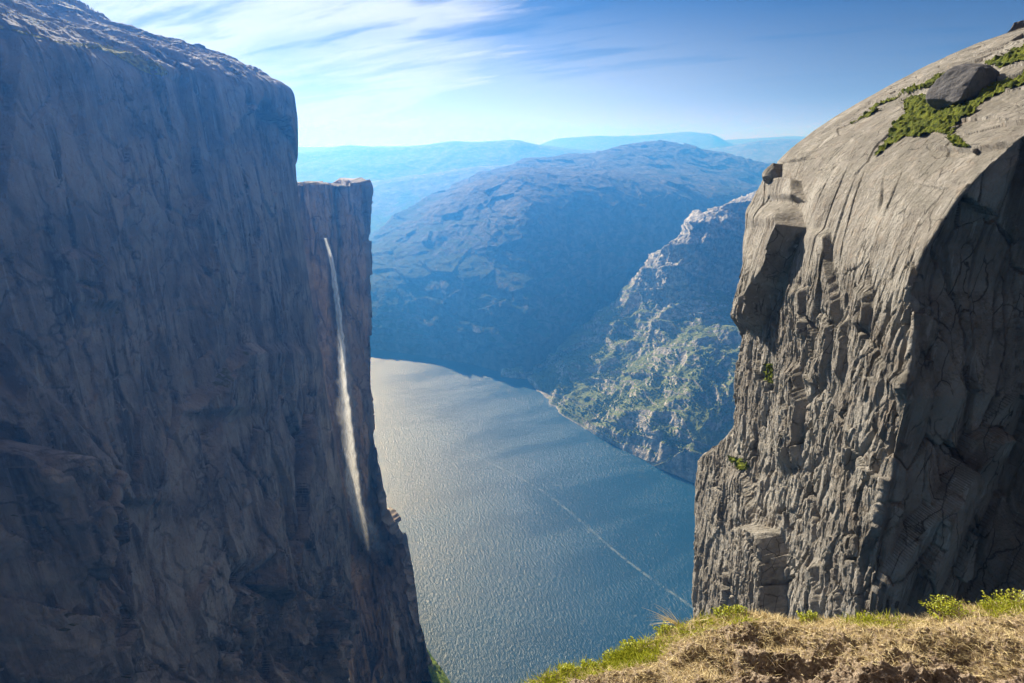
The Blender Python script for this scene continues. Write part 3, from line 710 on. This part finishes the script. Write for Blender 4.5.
def left_pt(u, v):
    d = (UL-u)**2+(VL-v)**2; i = np.unravel_index(np.argmin(d), d.shape); return GL[i]
pt = left_pt(107, 27)
sl = pt[1]/(F*.9)
o = rock('boulder', pt+np.array([0, 0, 1.2*sl]), (2.2*sl, 2.2*sl, 2.6*sl), 41, M_bould, detail=3); tag(o, 'tiny dark boulder standing on the skyline of the left cliff top', 'boulder')

# ------------------------------------------------------------------ trees on the far hillside
m, T = material('birch_leaves')
oi = T.n('ShaderNodeAttribute', attribute_name='tone').outputs['Fac']
c = T.mix(oi, (.055, .09, .025), (.16, .20, .07)); finish(T, c, .9, None, .1); M_tree = m
def scatter_trees(PP, NN, count, name, smin, smax):
    R = np.random.RandomState(2); n, k = PP.shape[:2]
    i = R.randint(2, int(n*.82), count*5); j = R.randint(2, k-2, count*5)
    # even out: keep by cell area
    a = np.linalg.norm(np.cross(PP[np.minimum(i+1, n-1), j]-PP[i, j], PP[i, np.minimum(j+1, k-1)]-PP[i, j]), axis=1)
    pr = a/np.percentile(a, 90); p = PP[i, j]
    nz = np.abs(normals(PP)[i, j][:, 2])
    dn = fbm(p/70., 4); alt = np.clip((p[:, 2])/650, 0, 1)
    ok = (R.uniform(size=len(i)) < pr) & (nz > .42+.3*dn) & (p[:, 2] > 5) & (dn*1.3 + .0 - alt*.6 > R.uniform(-.25, .35, len(i)))
    p = p[ok][:count]; N_ = len(p); s = R.uniform(smin, smax, N_)
    ico = bmesh.new(); bmesh.ops.create_icosphere(ico, subdivisions=1, radius=1); iv = np.array([v.co[:] for v in ico.verts]); ff_ = np.array([[v.index for v in f.verts] for f in ico.faces]); ico.free()
    jit = R.uniform(.6, 1.25, (N_, len(iv), 1))
    V_ = p[:, None]+iv[None]*jit*s[:, None, None]*np.array([1, 1, 1.35])+np.array([0, 0, 1])*s[:, None, None]
    Fc = ff_[None]+(np.arange(N_)*len(iv))[:, None, None]
    o = raw_mesh(name, V_.reshape(-1, 3), Fc.reshape(-1, 3), M_tree, smooth=False, attrs={'tone': np.repeat(R.uniform(0, 1, N_), len(iv))})
    return o
o = scatter_trees(SPP, SPN, 13000, 'woodland', 1.6, 3.8); tag(o, 'scattered green birch woodland on the far fjord hillside', 'woodland', kind='stuff')

# green shore slope seen past the foot of the left cliff
m, T = material('shore_grass'); p = T.n('ShaderNodeNewGeometry').outputs['Position']
finish(T, T.mix(T.ramp(T.noise(p, .08, 6, .7), .4, .6), (.05, .10, .02), (.17, .24, .05)), .95, bumpn(T, T.noise(p, .15, 5, .7), 1., 5), .1); M_shore = m
u = np.linspace(395, 475, 90); k = np.linspace(0, 1, 60)
sh = np.array([(395, 590), (410, 618), (422, 642), (432, 656), (441, 668), (452, 684), (475, 740)], float)
A0 = at_Z(np.interp(np.linspace(0, 1, 90), np.linspace(0, 1, 7), sh[:, 0]), np.interp(np.linspace(0, 1, 90), np.linspace(0, 1, 7), sh[:, 1]), -1)
B0 = A0+np.array([-50, 10, 42])
PS = A0[:, None]*(1-k[None, :, None])+B0[:, None]*k[None, :, None]
PS = PS+(fbm(PS/40, 5)*14+fbm(PS/8, 4)*4)[..., None]*np.array([.6, 0, .8])*np.minimum(1, k*4+.15)[None, :, None]
o = grid_mesh('shore_slope', PS, M_shore); tag(o, kind='structure')

# ------------------------------------------------------------------ foreground ledge
GZ = -1.95
edge_px = np.array([(250, 1050), (330, 905), (400, 800), (460, 730), (500, 694), (520, 682), (545, 667), (575, 656), (610, 647), (640, 635), (665, 625), (690, 614), (715, 606), (745, 602), (780, 605), (820, 607), (860, 609), (900, 609), (935, 608), (960, 601), (985, 597), (1024, 592), (1080, 582), (1200, 560), (1400, 530)], float)
E = at_Z(edge_px[:, 0], edge_px[:, 1]+8, CAMZ+GZ)
ar = np.r_[0, np.cumsum(np.linalg.norm(np.diff(E, axis=0), axis=1))]
HOL = [(*at_Z(u, v, CAMZ+GZ)[:2], r_, d_) for u, v, r_, d_ in ((632, 652, .16, .09), (700, 668, .12, .05), (770, 640, .12, .05), (850, 655, .13, .05), (950, 652, .17, .08), (1000, 625, .09, .04), (800, 672, .12, .05))]
def ledge_pt(s, t, flat=False):
    """s along the brink, t metres inwards (negative: over the brink)"""
    ex = np.interp(s, ar, E[:, 0]); ey = np.interp(s, ar, E[:, 1])
    x = ex+t*.25; y = ey-t*.97
    x = np.where(t < 0, ex+t*.25*.6, x); y = np.where(t < 0, ey-t*.6, y)
    P = np.stack([x, y, x*0], -1)
    z = np.where(t < 0, -.9*(-t)**1.3*2.2, 0)-.05*np.exp(-(t/.05)**2)
    z = z+.015*sstep(t, .08, .42)+.05*sstep(t, .5, .9)            # the bank falls a little towards us
    q = sc3(P, 1, 1, 1)
    z = z+.075*fbm(q*2.6, 4)*sstep(np.abs(t), .0, .25)+.02*fbm(q*7, 4)
    rd = fbm(q*np.array([5, 9, 1])+2, 5, .6, True)
    z = z+.055*(rd-.4)*sstep(t, .08, .3)+.028*fbm(q*24+3, 4, .6)*sstep(t, -.05, .1)+.012*fbm(q*70, 3)
    for hx, hy, hr, hd in HOL: z = z-hd*.55*np.exp(-(((P[..., 0]-hx)/hr)**2+((P[..., 1]-hy)/(hr*.45))**2)**1.5)
    P[..., 2] = CAMZ+GZ+z
    return P
s_i = float(np.interp(0, [0], [0]))
sA = np.concatenate([np.linspace(0, ar[4], 60)[:-1], np.linspace(ar[4], ar[22], 1000)[:-1], np.linspace(ar[22], ar[-1], 120)])
tA = np.concatenate([np.linspace(-6, -.3, 40)[:-1], np.linspace(-.3, 1.0, 430)[:-1], np.linspace(1.0, 3.5, 90)])
SS, TT = np.meshgrid(sA, tA, indexing='ij')
LP = ledge_pt(SS, TT)
m, T = material('heather_soil')
g = T.n('ShaderNodeNewGeometry'); p = g.outputs['Position']
a1 = T.noise(p, 9, 7, .7); a2 = T.noise(p, 45, 6, .7); a3 = T.noise(p, 160, 4, .7)
c = T.mix(T.ramp(a1, .38, .62), (.20, .14, .095), (.52, .40, .28))
c = T.mix(T.math('MULTIPLY', T.ramp(a2, .45, .65), .8), c, (.66, .54, .40))
c = T.mix(T.math('MULTIPLY', T.ramp(a3, .5, .65), .6), c, (.05, .032, .02))
finish(T, c, .95, bumpn(T, a3, 1., .012, bumpn(T, a2, 1., .03)), .1); M_soil = m
o = grid_mesh('ground', LP, M_soil); tag(o, kind='structure')

def blade_mat(name, a, b, trans=.3):
    m, T = material(name); t = T.n('ShaderNodeAttribute', attribute_name='tone').outputs['Fac']
    c = T.mix(t, a, b)
    d_ = T.n('ShaderNodeBsdfDiffuse', ins={'Color': c}); l_ = T.n('ShaderNodeBsdfTranslucent', ins={'Color': c})
    mx = T.n('ShaderNodeMixShader', ins={0: trans, 1: d_.outputs[0], 2: l_.outputs[0]})
    T.n('ShaderNodeOutputMaterial', ins={'Surface': mx.outputs[0]}); return m
M_dry = blade_mat('dry_grass', (.42, .32, .16), (.85, .72, .42)); M_green = blade_mat('green_grass', (.16, .19, .015), (.52, .52, .06), .45)
M_twig = blade_mat('heather_twigs', (.16, .105, .07), (.62, .49, .36), .15)
def blades(name, s, t, ln, wd, bend, mat, seed, up=.8, lean=(0, 0)):
    R = np.random.RandomState(seed); n = len(s); B = ledge_pt(s, t)
    az = R.uniform(0, 2*np.pi, n); up_ = np.clip(R.normal(up, .25, n), .05, 1.4)
    d0 = np.stack([np.cos(az)*(1-up_*.5)+lean[0], np.sin(az)*(1-up_*.5)+lean[1], up_], 1); d0 /= np.linalg.norm(d0, axis=1)[:, None]
    bd = np.stack([np.cos(az), np.sin(az), -np.full(n, .7)], 1)*(bend*R.uniform(.3, 1.3, n))[:, None]
    side = np.cross(d0, R.normal(size=(n, 3))); side /= np.linalg.norm(side, axis=1)[:, None]
    V_ = []
    for k, wf_ in ((0, 1), (.4, .85), (.75, .5), (1, .08)):
        c = B+d0*(ln*k)[:, None]+bd*(ln*k*k)[:, None]
        V_ += [c-side*(wd*wf_)[:, None], c+side*(wd*wf_)[:, None]]
    V_ = np.stack(V_, 1); base = (np.arange(n)*8)[:, None, None]
    Fq = np.array([[0, 1, 3, 2], [2, 3, 5, 4], [4, 5, 7, 6]])[None]+base
    return raw_mesh(name, V_.reshape(-1, 3), Fq.reshape(-1, 4), mat, smooth=False, attrs={'tone': np.repeat(R.uniform(0, 1, n)**1.2, 8)})
R = np.random.RandomState(5)
def pts(n, t0, t1, seed, clump=3., thr=-.1, s0=None, s1=None):
    R = np.random.RandomState(seed); s = R.uniform(s0 or ar[2], s1 or ar[23], n*3); t = R.uniform(t0, t1, n*3)
    P = ledge_pt(s, t); k = fbm(P*clump+seed, 3) > thr+R.normal(0, .12, n*3); return s[k][:n], t[k][:n]
s, t = pts(42000, -.10, .30, 1, 3, -.2); n = len(s)
o = blades('dry_grass', s, t, R.uniform(.008, .034, n), R.uniform(.0006, .0013, n), .5, M_dry, 1, .6); tag(o, 'straw coloured dry grass along the brink of the foreground ledge', 'grass', kind='stuff')
s, t = pts(9000, -.10, .06, 2, 4, .0, None, ar[13]); s2_, t2_ = pts(3500, -.08, .05, 3, 4, .1); s = np.r_[s, s2_]; t = np.r_[t, t2_]; n = len(s)
o = blades('green_grass', s, t, R.uniform(.02, .055, n), R.uniform(.0009, .002, n), .35, M_green, 2, .85); tag(o, 'short yellow green grass growing on the brink of the foreground ledge', 'grass', kind='stuff')
s, t = pts(17000, .06, .9, 4, 5, .05); n = len(s)
o = blades('dry_heather', s, t, R.uniform(.008, .035, n), R.uniform(.0006, .0014, n), .4, M_twig, 3, .25); tag(o, 'brown withered heather twigs matted over the foreground bank', 'heather', kind='stuff')

# taller grass tufts and leafy plants on the brink: each one its own object
def brink(u, v):
    """point of the ledge that shows at pixel (u, v)"""
    s = np.linspace(ar[3], ar[23], 500); t = np.linspace(-.15, .5, 80); S_, T_ = np.meshgrid(s, t, indexing='ij')
    P = ledge_pt(S_, T_); a, b = project(P); i = np.unravel_index(np.argmin((a-u)**2+(b-v)**2), a.shape); return P[i]
def tuft(u, v, h, n, label, lean=-.3, seed=0, mat=None):
    R = np.random.RandomState(seed); B = brink(u, v); vs = []; fs = []; tone = []
    for k in range(n):
        az = R.uniform(-.5, .5); d0 = np.array([lean+R.normal(0, .28), R.normal(0, .25), 1]); d0 /= np.linalg.norm(d0); L_ = h*R.uniform(.5, 1.1)
        b0 = B+np.array([R.normal(0, .012), R.normal(0, .012), -.01]); sd = np.cross(d0, R.normal(size=3)); sd /= np.linalg.norm(sd); wd = R.uniform(.0012, .0026)
        droop = np.array([d0[0]*1.4, d0[1], -.6])*R.uniform(.1, .6); i0 = len(vs)
        for q_ in np.linspace(0, 1, 7):
            c = b0+d0*L_*q_+droop*L_*q_**2.2; ww_ = wd*(1-q_*.9); vs += [c-sd*ww_, c+sd*ww_]; tone += [k/n]*2
        fs += [[i0+2*j, i0+2*j+1, i0+2*j+3, i0+2*j+2] for j in range(6)]
    vs = np.array(vs)-B; o = raw_mesh('grass_tuft', vs, fs, mat or M_dry, smooth=False, attrs={'tone': tone}); o.location = B
    tag(o, label, 'grass tuft', 'grass tufts on the brink of the ledge')
tuft(680, 620, .14, 34, 'tallest dry grass tuft arching left over the water by the cliff foot', -.9, 1)
tuft(646, 634, .11, 12, 'thin green grass tuft standing alone against the dark blue water', -.1, 2, M_green)
tuft(694, 614, .08, 24, 'pale grass tuft in the notch where ledge, water and right cliff meet', .2, 3)
tuft(968, 604, .06, 50, 'bushy straw coloured tuft just right of the round leafy plant', .0, 4)
tuft(878, 610, .03, 16, 'low dry tuft left of the round leafy plant at the ledge crest', -.3, 5)
tuft(770, 606, .03, 16, 'low dry tuft below the dark arched hollow of the right cliff', -.2, 6)
m, T = material('leaf_green'); t_ = T.n('ShaderNodeAttribute', attribute_name='tone').outputs['Fac']
c = T.mix(t_, (.16, .22, .008), (.62, .62, .04)); d_ = T.n('ShaderNodeBsdfPrincipled', ins={'Base Color': c, 'Roughness': .45}); l_ = T.n('ShaderNodeBsdfTranslucent', ins={'Color': c})
mx = T.n('ShaderNodeMixShader', ins={0: .4, 1: d_.outputs[0], 2: l_.outputs[0]}); T.n('ShaderNodeOutputMaterial', ins={'Surface': mx.outputs[0]}); M_leaf = m
def plant(u, v, wpx, hpx, n, label, seed):
    R = np.random.RandomState(seed); B = brink(u, v+2); mpp = np.linalg.norm(B-[0, 0, CAMZ])/F*.9; W = wpx*mpp/2; H = hpx*mpp*1.0
    root = bpy.data.objects.new('leafy_plant', None); COL.objects.link(root); root.location = B; tag(root, label, 'plant', 'leafy plants on the brink of the ledge')
    sv = []; sf = []; lv = []; lf = []; tn = []
    for k in range(n):
        tip = np.array([R.uniform(-1, 1)*W, R.uniform(-1, 1)*W*.6, 0]); rr = np.hypot(tip[0]/W, tip[1]/(W*.6+1e-9)); tip[2] = H*(1.0-.45*min(rr, 1.2)**2)*R.uniform(.35, 1.25)
        b0 = np.array([tip[0]*.5, tip[1]*.5, -.012]); i0 = len(sv); r = .0007
        for c in (b0, (b0+tip)/2+R.normal(0, .003, 3), tip): sv += [c+[-r, 0, 0], c+[r, 0, 0], c+[0, r, 0]]
        for a in (0, 3):
            for e in range(3): sf.append([i0+a+e, i0+a+(e+1) % 3, i0+a+3+(e+1) % 3, i0+a+3+e])
        tone = R.uniform(0, 1)
        for q_ in range(R.randint(4, 7)):
            c = b0+(tip-b0)*R.uniform(.45, 1.0); az = R.uniform(0, 6.28); el = R.uniform(-.1, .9); L_ = R.uniform(.007, .013)
            dd = np.array([math.cos(az)*math.cos(el), math.sin(az)*math.cos(el), math.sin(el)]); sd = np.cross(dd, [0, 0, 1.]); sd /= np.linalg.norm(sd)+1e-9; up = np.cross(sd, dd)
            i1 = len(lv); lv += [c, c+dd*L_*.5+sd*L_*.3+up*L_*.08, c+dd*L_, c+dd*L_*.5-sd*L_*.3+up*L_*.08]; lf.append([i1, i1+1, i1+2, i1+3]); tn += [tone*.7+R.uniform(0, .3)]*4
    raw_mesh('stem', np.array(sv), sf, M_twig, parent=root, attrs={'tone': np.full(len(sv), .3)})
    raw_mesh('foliage', np.array(lv), lf, M_leaf, smooth=False, parent=root, attrs={'tone': tn})
for k, a in enumerate([
    (944, 606, 36, 14, 170, 'round bright green leafy plant before the dark cliff hollow, largest of the crest'),
    (1010, 594, 38, 11, 150, 'spreading leafy plant at the right frame edge below the pale rock rib'),
    (985, 600, 12, 8, 40, 'small leafy sprig between the two big leafy plants at right'),
    (812, 607, 22, 8, 70, 'low leafy plant at the foot of the lit right cliff, centre of the crest'),
    (740, 604, 16, 7, 50, 'small leafy plant under the left edge of the arched hollow'),
    (722, 608, 22, 10, 80, 'yellow green leafy plant where the crest starts to slope down left'),
    (866, 611, 14, 6, 40, 'tiny leafy plant below the lower end of the shadow edge'),
    (662, 627, 22, 10, 70, 'leafy plant among the arching tall grass by the water'),
    (630, 640, 30, 8, 100, 'dense leafy plant left of the thin green grass tuft'),
    (608, 648, 18, 10, 70, 'leafy plant on the sloping brink above the dark soil hollow'),
    (585, 654, 16, 7, 50, 'low leafy plant halfway down the sloping brink'),
    (563, 660, 14, 5, 40, 'lowest and leftmost leafy plant on the brink above the water'),
]): plant(*a, seed=60+k)

# ------------------------------------------------------------------ haze
m = bpy.data.materials.new('haze'); m.use_nodes = True; T = NT(m.node_tree)
vol = T.n('ShaderNodeVolumePrincipled', ins={'Color': (.045, .26, .86), 'Density': HAZE_D, 'Anisotropy': .42, 'Absorption Color': (.78, .68, .70)})
T.n('ShaderNodeOutputMaterial', ins={'Volume': vol.outputs[0]})
top = 1340.
v = np.array([(x, y, z) for z in (-12., top) for x, y in ((-L-50, -8050), (L+50, -8050), (L+50, 23050), (-L-50, 23050))])
o = raw_mesh('haze', v, [[3, 2, 1, 0], [4, 5, 6, 7], [0, 1, 5, 4], [1, 2, 6, 5], [2, 3, 7, 6], [3, 0, 4, 7]], m, smooth=False); tag(o, kind='stuff')
